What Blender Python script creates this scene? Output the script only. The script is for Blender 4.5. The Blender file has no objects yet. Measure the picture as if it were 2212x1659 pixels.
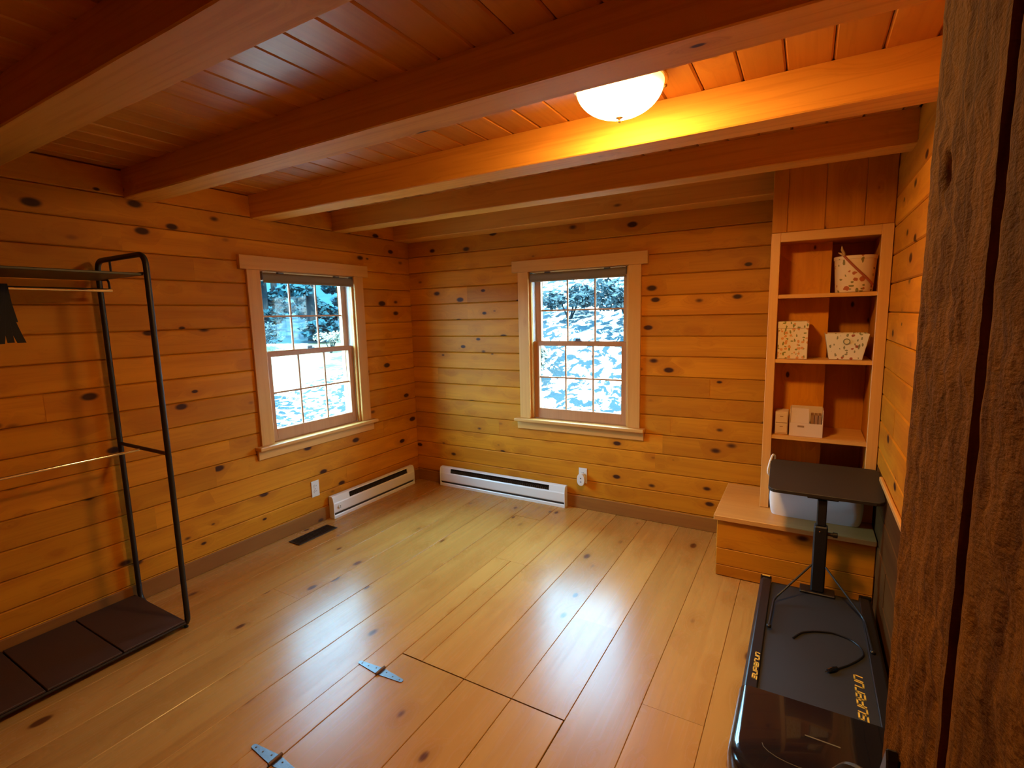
import bpy, bmesh, math, random
from mathutils import Vector, Matrix, noise
random.seed(7)
sc = bpy.context.scene
C = sc.collection

# ------------------------------------------------------------------ camera, sky, sun, exposure
cam_d = bpy.data.cameras.new('camera')
cam_d.sensor_width = 36.0
cam_d.lens = 36.0 * 1090.24 / 2212.0
cam_d.clip_start = 0.02
cam_d.clip_end = 300
cam = bpy.data.objects.new('camera', cam_d)
C.objects.link(cam)
_r = Vector((0.86461923, 0.50189564, -0.02311589))
_d = Vector((0.04784565, -0.12804888, -0.99061308))
_f = Vector((-0.50014435, 0.85539713, -0.13472705))
cam.matrix_world = Matrix(((_r.x, -_d.x, -_f.x, 3.09), (_r.y, -_d.y, -_f.y, -3.515), (_r.z, -_d.z, -_f.z, 1.5), (0, 0, 0, 1)))
sc.camera = cam

world = bpy.data.worlds.new('sky')
sc.world = world
world.use_nodes = True
_bg = world.node_tree.nodes['Background']
_bg.inputs[0].default_value = (0.34, 0.71, 1.0, 1)
_bg.inputs[1].default_value = 46.0

sun_d = bpy.data.lights.new('sun', 'SUN')
sun_d.energy = 62.0
sun_d.angle = 0.01
sun_d.color = (1.0, 0.90, 0.74)
sun = bpy.data.objects.new('sun', sun_d)
C.objects.link(sun)
sun.rotation_euler = Vector((-0.62, 0.50, -0.95)).to_track_quat('-Z', 'Y').to_euler()
sun['kind'] = 'helper'

# sampling portals in the two window openings (they emit nothing; they tell the sky's light where to come in)
for nm, loc, rot in (('sky_portal_side', (-0.16, -1.059, 1.255), (0, -math.pi / 2, 0)), ('sky_portal_back', (1.6045, 0.16, 1.255), (-math.pi / 2, 0, 0))):
    pd = bpy.data.lights.new(nm, 'AREA')
    pd.shape = 'RECTANGLE'
    pd.size, pd.size_y = (1.15, 0.79) if 'side' in nm else (0.79, 1.15)
    pd.cycles.is_portal = True
    po = bpy.data.objects.new(nm, pd)
    C.objects.link(po)
    po.location = loc
    po.rotation_euler = rot
    po['kind'] = 'helper'

LAMP_SIDE, LAMP_DOWN = 3.0, 365.0
vs = sc.view_settings
vs.view_transform = 'Standard'
vs.look = 'None'
vs.gamma = 1.0
vs.use_curve_mapping = False
vs.exposure = -0.1
sc.cycles.diffuse_bounces = 5
sc.cycles.max_bounces = 8
sc.cycles.transparent_max_bounces = 8
sc.cycles.use_adaptive_sampling = True
sc.cycles.adaptive_threshold = 0.02
sc.cycles.use_denoising = True

# ------------------------------------------------------------------ node helpers and materials
class NT:
    def __init__(s, name):
        s.m = bpy.data.materials.new(name)
        s.m.use_nodes = True
        s.t = s.m.node_tree
        s.b = s.t.nodes['Principled BSDF']
        s.out = s.t.nodes['Material Output']

    def n(s, typ, props=None, ins=None):
        nd = s.t.nodes.new('ShaderNode' + typ)
        for k, v in (props or {}).items():
            setattr(nd, k, v)
        for k, v in (ins or {}).items():
            s.set(nd.inputs[k], v)
        return nd

    def set(s, sock, v):
        if isinstance(v, bpy.types.NodeSocket):
            s.t.links.new(v, sock)
        else:
            if sock.type == 'RGBA' and len(v) == 3:
                v = (*v, 1)
            sock.default_value = v

    def math(s, op, a, b=0.0, c=0.0, clamp=False):
        nd = s.n('Math', {'operation': op, 'use_clamp': clamp}, {0: a, 1: b, 2: c})
        return nd.outputs[0]

    def vmath(s, op, a, b=(0, 0, 0)):
        return s.n('VectorMath', {'operation': op}, {0: a, 1: b}).outputs[0]

    def mix(s, f, a, b, blend='MIX'):
        nd = s.n('Mix', {'data_type': 'RGBA', 'blend_type': blend})
        s.set(nd.inputs[0], f)
        s.set(nd.inputs[6], a)
        s.set(nd.inputs[7], b)
        return nd.outputs[2]

    def rng(s, v, a, b, c, d):
        nd = s.n('MapRange', {'interpolation_type': 'SMOOTHSTEP'}, {0: v, 1: a, 2: b, 3: c, 4: d})
        return nd.outputs[0]

    def noise(s, vec, scale, detail=4.0, rough=0.55, dist=0.0):
        return s.n('TexNoise', {}, {'Vector': vec, 'Scale': scale, 'Detail': detail, 'Roughness': rough, 'Distortion': dist}).outputs[0]

    def pos(s):
        return s.n('NewGeometry').outputs['Position']

    def P(s, **kw):
        for k, v in kw.items():
            s.set(s.b.inputs[k.replace('_', ' ')], v)
        return s.m

    def bump(s, h, strength, dist):
        nd = s.n('Bump', {}, {'Strength': strength, 'Distance': dist, 'Height': h})
        s.set(s.b.inputs['Normal'], nd.outputs[0])


def plain(name, col, rough=0.5, metal=0.0, spec=0.5, coat=0.0, bump=0.0, bscale=200.0):
    k = NT(name)
    k.P(Base_Color=col, Roughness=rough, Metallic=metal)
    k.b.inputs['Specular IOR Level'].default_value = spec
    k.b.inputs['Coat Weight'].default_value = coat
    if bump:
        k.bump(k.noise(k.pos(), bscale, 3), bump, 0.002)
    return k.m


def wood(name, axis, light, dark, knotcol=(0.055, 0.014, 0.004), rough=0.38, knots=0.5, kr=0.095, streak=0.5,
         ks=(3.2, 6.0), spec=0.5, var=(0.86, 1.10), fine=0.25, rvar=0.06):
    k = NT(name)
    rnd = k.n('ObjectInfo').outputs['Random']
    off = k.n('CombineXYZ', {}, {0: k.math('MULTIPLY', rnd, 31.7), 1: k.math('MULTIPLY', rnd, 17.3), 2: k.math('MULTIPLY', rnd, 43.1)}).outputs[0]
    p = k.vmath('ADD', k.pos(), off)

    def sv(al, ac):
        v = [ac, ac, ac]
        v['xyz'.index(axis)] = al
        return k.vmath('MULTIPLY', p, tuple(v))
    # knots: cells stretched along the grain
    kp = sv(*ks)
    vo = k.n('TexVoronoi', {'feature': 'F1'}, {'Vector': kp, 'Scale': 1.0})
    dist = vo.outputs['Distance']
    cr = k.n('SeparateColor', {}, {0: vo.outputs['Color']}).outputs
    on = k.math('LESS_THAN', cr[0], knots)
    rad = k.math('MULTIPLY_ADD', cr[1], kr, kr * 0.55)
    q = k.math('DIVIDE', dist, rad)
    core = k.math('MULTIPLY', k.rng(q, 0.55, 1.05, 1, 0), on)
    halo = k.math('MULTIPLY', k.rng(q, 0.8, 3.6, 1, 0), on)
    # grain, bent around the knots
    bl = k.noise(sv(1.1, 40.0), 1.3, 2, 0.55)
    bend = k.math('MULTIPLY', halo, 0.05)
    p = k.vmath('ADD', p, k.n('CombineXYZ', {}, {0: bend, 1: bend, 2: bend}).outputs[0])
    broad = k.noise(sv(0.55, 5.5), 1.6, 3, 0.5, 0.6)
    lines = k.noise(sv(1.1, 46.0), 1.3, 3, 0.6, 0.35)
    f = k.rng(broad, 0.32, 0.70, 0, 1)
    col = k.mix(k.math('MULTIPLY', f, streak), light, dark)
    g = k.math('MULTIPLY', k.rng(lines, 0.47, 0.66, 0, 1), fine)
    col = k.mix(g, col, dark)
    tint = k.n('MapRange', {}, {0: rnd, 1: 0.0, 2: 1.0, 3: var[0], 4: var[1]}).outputs[0]
    tc = k.n('CombineXYZ', {}, {0: tint, 1: tint, 2: tint}).outputs[0]
    col = k.mix(1.0, col, tc, 'MULTIPLY')
    col = k.mix(k.math('MULTIPLY', halo, 0.42), col, dark)
    col = k.mix(core, col, knotcol)
    k.P(Base_Color=col)
    k.set(k.b.inputs['Roughness'], k.math('MULTIPLY_ADD', lines, rvar, rough - rvar / 2))
    k.b.inputs['Specular IOR Level'].default_value = spec
    k.bump(bl, 0.10, 0.0015)
    return k.m


PL, PD = (0.64, 0.245, 0.008), (0.39, 0.110, 0.003)
M = {}
for ax in 'xyz':
    M['pine_' + ax] = wood('pine_' + ax, ax, PL, PD, rough=0.52, knots=0.9, kr=0.15, ks=(4.6, 8.6), spec=0.22)
    M['trim_' + ax] = wood('pine_trim_' + ax, ax, (0.68, 0.345, 0.085), (0.52, 0.22, 0.04), rough=0.42, knots=0.16, kr=0.06, streak=0.35, var=(0.95, 1.05))
    M['beam_' + ax] = wood('beam_' + ax, ax, (0.76, 0.36, 0.055), (0.52, 0.21, 0.025), rough=0.62, spec=0.25, knots=0.6, kr=0.10, ks=(2.4, 6.0), streak=0.4, fine=0.4)
M['ceil'] = wood('ceiling_pine', 'y', (0.58, 0.24, 0.035), (0.38, 0.12, 0.014), rough=0.36, knots=0.6, ks=(2.6, 5.0))
M['floor'] = wood('floor_pine', 'y', (0.50, 0.252, 0.056), (0.37, 0.152, 0.026), (0.11, 0.032, 0.008), rough=0.27, spec=0.30, knots=0.85, kr=0.12, ks=(3.6, 6.6), streak=0.45, var=(0.92, 1.06), rvar=0.10)
M['base'] = {a: wood('baseboard_pine_' + a, a, (0.36, 0.14, 0.018), (0.21, 0.068, 0.008), rough=0.5, knots=0.4) for a in 'xy'}
M['sash'] = {a: wood('sash_wood_' + a, a, (0.50, 0.235, 0.10), (0.36, 0.14, 0.05), rough=0.42, knots=0.0, streak=0.3, var=(1, 1)) for a in 'xyz'}
M['crate'] = wood('crate_wood', 'x', (0.62, 0.33, 0.14), (0.5, 0.24, 0.08), rough=0.55, knots=0.0)
M['dark_gap'] = plain('gap_shadow_board', (0.06, 0.02, 0.006), 0.9)
M['black_metal'] = plain('black_powder_coat', (0.012, 0.010, 0.010), 0.42)
M['black_plastic'] = plain('black_plastic', (0.012, 0.011, 0.012), 0.35, bump=0.15, bscale=600)
M['gloss_black'] = plain('gloss_black_plastic', (0.008, 0.008, 0.010), 0.12, coat=0.5)
M['belt'] = plain('treadmill_belt', (0.020, 0.019, 0.020), 0.62, bump=0.5, bscale=900)
M['desk'] = plain('dark_desk_laminate', (0.030, 0.021, 0.014), 0.55, bump=0.3, bscale=500)
M['chrome'] = plain('chrome', (0.80, 0.78, 0.74), 0.12, 1.0)
M['steel'] = plain('worn_zinc_steel', (0.22, 0.23, 0.25), 0.42, 1.0, bump=0.2, bscale=150)
M['rust'] = plain('rusty_hinge_barrel', (0.14, 0.065, 0.025), 0.6, 0.4)
M['brass'] = plain('aged_brass', (0.55, 0.36, 0.14), 0.3, 1.0)
M['white_metal'] = plain('cream_enamel', (0.80, 0.81, 0.80), 0.30)
M['slot'] = plain('heater_slot_dark', (0.06, 0.045, 0.035), 0.7, 0.3)
M['fin'] = plain('heater_fin_aluminium', (0.16, 0.13, 0.11), 0.5, 0.6)
M['white_plastic'] = plain('white_plastic', (0.74, 0.72, 0.68), 0.35)
M['grey_plastic'] = plain('grey_plastic', (0.35, 0.36, 0.37), 0.4)
M['vinyl'] = plain('white_vinyl', (0.76, 0.76, 0.78), 0.4)
M['blind'] = plain('taupe_blind_cloth', (0.20, 0.165, 0.13), 0.8, bump=0.4, bscale=700)
M['yellow'] = plain('yellow_print', (0.80, 0.52, 0.07), 0.5)
M['dim_print'] = plain('dim_hood_print', (0.16, 0.13, 0.07), 0.4)
M['linen'] = plain('white_linen', (0.84, 0.82, 0.80), 0.85, bump=0.4, bscale=420)
M['cream_card'] = plain('cream_card', (0.66, 0.48, 0.32), 0.7)
M['brown_card'] = plain('brown_card', (0.30, 0.15, 0.06), 0.7)
M['rope'] = plain('red_brown_rope', (0.34, 0.075, 0.022), 0.8, bump=0.5, bscale=300)
M['hemp'] = plain('hemp_tail', (0.45, 0.28, 0.11), 0.9)
M['cloth_black'] = plain('black_webbing', (0.010, 0.008, 0.008), 0.8, bump=0.4, bscale=500)
M['mat'] = plain('dark_brown_shelf_board', (0.050, 0.022, 0.012), 0.6, bump=0.3, bscale=260)
M['bark'] = plain('bark', (0.006, 0.010, 0.012), 0.9, spec=0.02, bump=0.6, bscale=30)


def floral(name, base, leaf, bloom, scale, density, bloom_share):
    k = NT(name)
    tc = k.n('TexCoord').outputs['Object']
    w = k.n('TexNoise', {}, {'Vector': tc, 'Scale': scale * 1.2, 'Detail': 2.0}).outputs['Color']
    p = k.vmath('ADD', tc, k.vmath('MULTIPLY', k.vmath('SUBTRACT', w, (0.5, 0.5, 0.5)), (0.5 / scale,) * 3))
    col = base
    for i, (c, stretch, share, r) in enumerate(((leaf, (1.0, 1.0, 0.45), density, 0.30), (leaf, (0.5, 0.8, 1.0), density * 0.8, 0.26), (bloom, (0.8, 0.8, 0.8), bloom_share, 0.42))):
        v = k.vmath('ADD', k.vmath('MULTIPLY', p, stretch), (i * 3.7, i * 1.3, i * 2.9))
        vo = k.n('TexVoronoi', {}, {'Vector': v, 'Scale': scale})
        cr = k.n('SeparateColor', {}, {0: vo.outputs['Color']}).outputs
        m = k.math('MULTIPLY', k.rng(vo.outputs['Distance'], r * 0.85, r, 1, 0), k.math('LESS_THAN', cr[0], share))
        col = k.mix(m, col, c)
    k.P(Base_Color=col, Roughness=0.75)
    return k.m


M['floral_tub'] = floral('floral_tub_print', (0.72, 0.54, 0.36), (0.22, 0.17, 0.05), (0.42, 0.10, 0.03), 38.0, 0.45, 0.22)
M['floral_box'] = floral('floral_box_print', (0.70, 0.56, 0.36), (0.20, 0.19, 0.04), (0.62, 0.26, 0.07), 62.0, 0.75, 0.42)
M['floral_tray'] = floral('floral_tray_print', (0.72, 0.66, 0.52), (0.24, 0.23, 0.12), (0.36, 0.09, 0.04), 62.0, 0.60, 0.10)


def glass_mat():
    k = NT('window_glass')
    tr = k.n('BsdfTransparent', {}, {0: (0.96, 0.985, 0.99)})
    gl = k.n('BsdfGlossy', {}, {0: (1, 1, 1), 'Roughness': 0.03})
    fc = k.n('LayerWeight', {}, {0: 0.5}).outputs['Facing']
    fr = k.math('MULTIPLY_ADD', k.math('POWER', fc, 5.0), 0.5, 0.03)
    mx = k.n('MixShader', {}, {0: fr, 1: tr.outputs[0], 2: gl.outputs[0]})
    k.t.links.new(mx.outputs[0], k.out.inputs[0])
    return k.m


M['glass'] = glass_mat()


def lamp_mat():
    k = NT('lit_frosted_glass')
    nz = k.n('SeparateXYZ', {}, {0: k.n('NewGeometry').outputs['Normal']}).outputs[2]
    down = k.math('MAXIMUM', k.math('MULTIPLY', nz, -1.0), 0.0)
    lobe = k.math('POWER', down, 4.0)
    st = k.math('MULTIPLY_ADD', lobe, LAMP_DOWN, LAMP_SIDE)
    k.P(Base_Color=(0.9, 0.85, 0.75), Roughness=0.4)
    k.b.inputs['Emission Color'].default_value = (1.0, 0.55, 0.16, 1)
    k.set(k.b.inputs['Emission Strength'], st)
    return k.m


M['lamp'] = lamp_mat()


def rough_timber():
    k = NT('rough_sawn_timber')
    p = k.pos()
    a = k.noise(k.vmath('MULTIPLY', p, (30.0, 30.0, 3.0)), 2.0, 5, 0.6, 0.5)
    b = k.noise(p, 9.0, 5, 0.6)
    col = k.mix(k.rng(a, 0.35, 0.68, 0, 1), (0.25, 0.104, 0.013), (0.11, 0.038, 0.005))
    col = k.mix(k.math('MULTIPLY', k.rng(b, 0.45, 0.75, 0, 1), 0.5), col, (0.12, 0.055, 0.012))
    k.P(Base_Color=col, Roughness=0.9)
    k.b.inputs['Specular IOR Level'].default_value = 0.08
    k.bump(k.noise(k.vmath('MULTIPLY', p, (60, 60, 130)), 2.0, 4), 0.7, 0.006)
    return k.m


M['timber'] = rough_timber()


def ground_mat(name, a, b, c, s1, s2, t=(0.48, 0.56), t2=(0.5, 0.62)):
    k = NT(name)
    p = k.pos()
    n1 = k.noise(p, s1, 6, 0.65, 1.0)
    n2 = k.noise(p, s2, 5, 0.6, 0.6)
    col = k.mix(k.rng(n1, t[0], t[1], 0, 1), a, b)
    col = k.mix(k.rng(n2, t2[0], t2[1], 0, 1), col, c)
    k.P(Base_Color=col, Roughness=0.95)
    k.b.inputs['Specular IOR Level'].default_value = 0.1
    k.bump(n1, 0.6, 0.12)
    return k.m


M['litter'] = ground_mat('leaf_litter', (0.26, 0.25, 0.22), (0.34, 0.32, 0.28), (0.006, 0.017, 0.023), 3.0, 6.0, t2=(0.465, 0.52))  # last colour paints patches of blue dappled tree shade into the litter
M['lawn'] = ground_mat('dry_lawn', (0.050, 0.062, 0.038), (0.075, 0.078, 0.055), (0.038, 0.055, 0.034), 1.6, 0.6)
M['leaf_dark'] = plain('shade_blue_needles', (0.0014, 0.0190, 0.0270), 0.9, spec=0.1)  # blue shade inside the wood is put into this needle colour
M['leaf_shaded'] = plain('shaded_leaves', (0.006, 0.020, 0.026), 0.8, spec=0.2)  # bluish leaf shading put into the colour, darker copy of the sunlit leaves
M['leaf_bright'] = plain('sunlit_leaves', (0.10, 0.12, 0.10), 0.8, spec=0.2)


# ------------------------------------------------------------------ mesh building
class MB:
    def __init__(s, off=(0, 0, 0)):
        s.v, s.f, s.o = [], [], Vector(off)

    def add(s, vs, fs):
        n = len(s.v)
        s.v += [tuple(Vector(v) - s.o) for v in vs]
        s.f += [tuple(i + n for i in f) for f in fs]
        return s

    def box(s, x0, x1, y0, y1, z0, z1):
        x0, x1 = sorted((x0, x1)); y0, y1 = sorted((y0, y1)); z0, z1 = sorted((z0, z1))
        return s.add([(x0, y0, z0), (x1, y0, z0), (x1, y1, z0), (x0, y1, z0), (x0, y0, z1), (x1, y0, z1), (x1, y1, z1), (x0, y1, z1)],
                     [(0, 3, 2, 1), (4, 5, 6, 7), (0, 1, 5, 4), (1, 2, 6, 5), (2, 3, 7, 6), (3, 0, 4, 7)])

    def prism(s, pts, vec):
        """closed polygon pts (3D) extruded by vec"""
        n = len(pts)
        vec = Vector(vec)
        a = [Vector(p) for p in pts]
        return s.add(a + [p + vec for p in a], [tuple(range(n))[::-1], tuple(range(n, 2 * n))] + [(i, (i + 1) % n, n + (i + 1) % n, n + i) for i in range(n)])

    def tube(s, pts, r, n=10, closed=False):
        pts = [Vector(p) for p in pts]
        m = len(pts)
        rings = []
        ref = None
        for i, p in enumerate(pts):
            if closed:
                t = pts[(i + 1) % m] - pts[i - 1]
            else:
                t = pts[min(i + 1, m - 1)] - pts[max(i - 1, 0)]
            t.normalize()
            if ref is None:
                ref = Vector((0, 0, 1)) if abs(t.z) < 0.9 else Vector((1, 0, 0))
            u = t.cross(ref)
            if u.length < 1e-6:
                u = t.cross(Vector((0, 1, 0)))
            u.normalize()
            w = t.cross(u).normalized()
            ref = -w if False else ref - t * ref.dot(t)
            rr = r[i] if isinstance(r, (list, tuple)) else r
            rings.append([p + (u * math.cos(6.2832 * k / n) + w * math.sin(6.2832 * k / n)) * rr for k in range(n)])
        vs = [q for R in rings for q in R]
        fs = []
        for i in range(m if closed else m - 1):
            j = (i + 1) % m
            for k in range(n):
                fs.append((i * n + k, i * n + (k + 1) % n, j * n + (k + 1) % n, j * n + k))
        if not closed:
            fs += [tuple(range(n))[::-1], tuple((m - 1) * n + k for k in range(n))]
        return s.add(vs, fs)

    def lathe(s, prof, c, n=32, axis='z'):
        vs, fs = [], []
        m = len(prof)
        for (r, h) in prof:
            for k in range(n):
                a = 6.2831853 * k / n
                d = (r * math.cos(a), r * math.sin(a), h)
                if axis == 'y':
                    d = (d[0], d[2], d[1])
                if axis == 'x':
                    d = (d[2], d[0], d[1])
                vs.append((c[0] + d[0], c[1] + d[1], c[2] + d[2]))
        for i in range(m - 1):
            for k in range(n):
                fs.append((i * n + k, i * n + (k + 1) % n, (i + 1) * n + (k + 1) % n, (i + 1) * n + k))
        if prof[0][0] > 1e-6:
            fs.append(tuple(range(n))[::-1])
        if prof[-1][0] > 1e-6:
            fs.append(tuple((m - 1) * n + k for k in range(n)))
        return s.add(vs, fs)

    def build(s, name, mat, parent=None, bevel=0.0, segs=1, smooth=False, limit=0.6):
        me = bpy.data.meshes.new(name)
        me.from_pydata(s.v, [], s.f)
        bm = bmesh.new()
        bm.from_mesh(me)
        bmesh.ops.remove_doubles(bm, verts=bm.verts, dist=1e-6)
        bmesh.ops.recalc_face_normals(bm, faces=bm.faces)
        if bevel:
            es = [e for e in bm.edges if len(e.link_faces) == 2 and e.calc_face_angle(0) > limit]
            bmesh.ops.bevel(bm, geom=es, offset=bevel, offset_type='OFFSET', segments=segs, profile=0.5, affect='EDGES', clamp_overlap=True)
        bm.to_mesh(me)
        bm.free()
        if smooth:
            for p in me.polygons:
                p.use_smooth = True
            try:
                me.set_sharp_from_angle(angle=0.7)
            except Exception:
                pass
        me.materials.append(mat)
        o = bpy.data.objects.new(name, me)
        C.objects.link(o)
        if parent is not None:
            o.parent = parent
        return o


def empty(name, loc=(0, 0, 0), rz=0.0):
    o = bpy.data.objects.new(name, None)
    o.empty_display_size = 0.1
    C.objects.link(o)
    o.location = loc
    o.rotation_euler = (0, 0, rz)
    return o


def tag(o, label=None, cat=None, group=None, kind=None):
    for k, v in (('label', label), ('category', cat), ('group', group), ('kind', kind)):
        if v:
            o[k] = v
    return o


def thing(name, loc, label, cat, group=None, rz=0.0):
    return tag(empty(name, loc, rz), label, cat, group)


def arc_path(pts, rad, n=6):
    """polyline with its inner corners rounded"""
    pts = [Vector(p) for p in pts]
    out = [pts[0]]
    for i in range(1, len(pts) - 1):
        a, b, c = pts[i - 1], pts[i], pts[i + 1]
        u, w = (a - b).normalized(), (c - b).normalized()
        r = min(rad, (a - b).length * 0.49, (c - b).length * 0.49)
        p0, p1 = b + u * r, b + w * r
        for k in range(n + 1):
            t = k / n
            out.append(p0 * (1 - t) ** 2 + b * 2 * t * (1 - t) + p1 * t * t)
    out.append(pts[-1])
    return out


# board with chamfered long edges on its face side
def board(mat, parent, name, u0, u1, z0, z1, face, depth, plane, ch=0.0055):
    """plane 'L': on X=0 wall (u=Y, face toward +X); 'B': on Y=0 wall (u=X, face toward -Y); 'R': right wall (u=Y, face -X)"""
    g = 0.0012
    z0 += g; z1 -= g
    prof = [(0, z0), (depth - ch, z0), (depth, z0 + ch), (depth, z1 - ch), (depth - ch, z1), (0, z1)]
    mb = MB()
    if plane == 'L':
        mb.prism([(face - depth + d, u0, z) for d, z in prof], (0, u1 - u0, 0))
    elif plane == 'B':
        mb.prism([(u0, face + depth - d, z) for d, z in prof], (u1 - u0, 0, 0))
    else:
        mb.prism([(face + depth - d, u0, z) for d, z in prof], (0, u1 - u0, 0))
    return mb.build(name, mat, parent)


# ------------------------------------------------------------------ the room
XR, YF, ZC = 3.44, -5.2, 2.288          # right wall, wall behind the viewer, ceiling
ZS = [0.0, 0.10] + [0.226 + 0.1385 * i for i in range(15)] + [ZC]
W1 = (-1.454, -0.664)                    # window 1 opening along Y
W2 = (1.209, 2.000)                      # window 2 opening along X
WZ = (0.655, 1.828)

wl = MB()
ZT = ZC + 0.0195
wl.box(-0.17, -0.02, YF, W1[0], -0.02, ZT).box(-0.17, -0.02, W1[1], 0.17, -0.02, ZT).box(-0.17, -0.02, W1[0], W1[1], -0.02, WZ[0]).box(-0.17, -0.02, W1[0], W1[1], WZ[1], ZT)
wall_left = tag(wl.build('wall_left', M['pine_y']), kind='structure')
wb = MB()
wb.box(-0.02, W2[0], 0.02, 0.17, -0.02, ZT).box(W2[1], XR + 0.15, 0.02, 0.17, -0.02, ZT).box(W2[0], W2[1], 0.02, 0.17, -0.02, WZ[0]).box(W2[0], W2[1], 0.02, 0.17, WZ[1], ZT)
wall_back = tag(wb.build('wall_back', M['pine_x']), kind='structure')
wall_right = tag(MB().box(XR + 0.02, XR + 0.15, YF, 0.02, -0.02, ZT).build('wall_right', M['pine_y']), kind='structure')
wall_front = tag(MB().box(-0.17, XR + 0.15, YF - 0.15, YF, -0.02, ZT).build('wall_front', M['pine_x']), kind='structure')


def wall_rows(wall, plane, mat, u_lo, u_hi, hole, rows, joints):
    for i in range(len(rows) - 1):
        z0, z1 = rows[i], rows[i + 1]
        cuts = sorted([u_lo, u_hi] + [j for j in joints.get(i, []) if u_lo < j < u_hi])
        for a, b in zip(cuts, cuts[1:]):
            segs = [(a, b, z0, z1)]
            if hole:
                h0, h1, hz0, hz1 = hole
                if z1 > hz0 and z0 < hz1 and b > h0 and a < h1:
                    segs = []
                    if a < h0:
                        segs.append((a, h0, z0, z1))
                    if b > h1:
                        segs.append((h1, b, z0, z1))
                    m0, m1 = max(a, h0), min(b, h1)
                    if z0 < hz0:
                        segs.append((m0, m1, z0, hz0))
                    if z1 > hz1:
                        segs.append((m0, m1, hz1, z1))
            for (s0, s1, a0, a1) in segs:
                d = 0.02 + random.uniform(-0.0012, 0.0015)
                if plane == 'L':
                    board(mat, wall, 'board', s0, s1, a0, a1, 0.0 + d - 0.02, d, 'L')
                elif plane == 'B':
                    board(mat, wall, 'board', s0, s1, a0, a1, -(d - 0.02), d, 'B')
                else:
                    board(mat, wall, 'board', s0, s1, a0, a1, XR - (d - 0.02), d, 'R')


rowsL = [0.0, 0.10] + [z - 0.01 for z in ZS[2:-1]] + [ZC]
wall_rows(wall_left, 'L', M['pine_y'], YF, 0.0, (W1[0], W1[1], WZ[0], WZ[1]), rowsL,
          {14: [-2.2, -3.6], 13: [-1.85], 12: [-0.3, -3.1], 4: [-1.85, -0.42], 9: [-0.35], 8: [-2.6], 6: [-3.0], 5: [-1.75], 3: [-2.2], 2: [-0.85, -2.9], 10: [-2.95]})
wall_rows(wall_back, 'B', M['pine_x'], 0.0, XR, (W2[0], W2[1], WZ[0], WZ[1]), ZS,
          {12: [0.62], 7: [0.28, 2.55], 6: [0.35], 4: [0.9, 2.25], 5: [2.3], 3: [2.2], 11: [0.62], 13: [2.4]})
zl = 0.68
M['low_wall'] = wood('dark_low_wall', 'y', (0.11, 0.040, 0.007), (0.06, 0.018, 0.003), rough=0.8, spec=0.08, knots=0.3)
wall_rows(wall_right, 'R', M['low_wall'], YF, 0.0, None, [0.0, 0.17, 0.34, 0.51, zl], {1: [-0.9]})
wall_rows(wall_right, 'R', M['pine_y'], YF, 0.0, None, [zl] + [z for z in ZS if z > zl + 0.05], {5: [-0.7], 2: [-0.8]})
tag(MB().box(XR - 0.016, XR - 0.002, -2.70, -0.615, 0.672, 0.694).build('trim_1', M['trim_y'], bevel=0.003), kind='structure')

for nm, ax, b in (('baseboard_left', 'y', MB().box(0.0, 0.012, YF, -0.012, 0, 0.098)), ('baseboard_back', 'x', MB().box(0.0, 2.70, -0.012, 0.0, 0, 0.098))):
    tag(b.build(nm, M['base'][ax], bevel=0.003), kind='structure')

# floor: wide pine planks along Y, cut out for the trap door
TX0, TX1, TY0, TY1 = 1.58, 2.378, -2.76, -1.970
floor = tag(MB().box(-0.17, XR + 0.15, YF - 0.15, 0.17, -0.16, -0.022).build('floor', M['dark_gap']), kind='structure')


def plank(x0, x1, y0, y1, z1, parent, mat, off=(0, 0, 0), name='plank', ch=0.0018):
    g = 0.0005
    x0 += g; x1 -= g; y0 += g; y1 -= g
    mb = MB(off)
    mb.prism([(x0, y0, -0.022), (x1, y0, -0.022), (x1, y0, z1 - ch), (x1 - ch, y0, z1), (x0 + ch, y0, z1), (x0, y0, z1 - ch)], (0, y1 - y0, 0))
    return mb.build(name, mat, parent)


fx = [2.378 - 0.2285 * k for k in range(-5, 12)]
fx = sorted(x for x in fx if 0.03 < x < XR)
fx = [0.0] + fx + [XR]
fj = {0: [-2.4], 1: [-1.2, -3.6], 2: [-3.3], 3: [-1.9], 4: [-0.52, -4.1], 5: [-3.1], 6: [-0.36, -3.9], 7: [-1.0], 8: [-4.2], 9: [-3.4], 10: [-1.35], 11: [-2.6], 12: [-1.75], 13: [-3.0], 14: [-0.9]}
for i in range(len(fx) - 1):
    a, b = fx[i], fx[i + 1]
    ys = sorted([YF, 0.0] + fj.get(i, []))
    for y0, y1 in zip(ys, ys[1:]):
        z = random.uniform(-0.0008, 0.0004)
        if b <= TX0 + 1e-4 or a >= TX1 - 1e-4 or y1 <= TY0 or y0 >= TY1:
            plank(a, b, y0, y1, z, floor, M['floor'])
            continue
        if a < TX0 - 1e-4:
            plank(a, TX0 - 0.001, y0, y1, z, floor, M['floor'])
            a2 = TX0
        else:
            a2 = a
        if y1 > TY1:
            plank(a2, b, TY1 + 0.003, y1, z, floor, M['floor'])
        if y0 < TY0:
            plank(a2, b, y0, TY0 - 0.003, z, floor, M['floor'])

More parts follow.
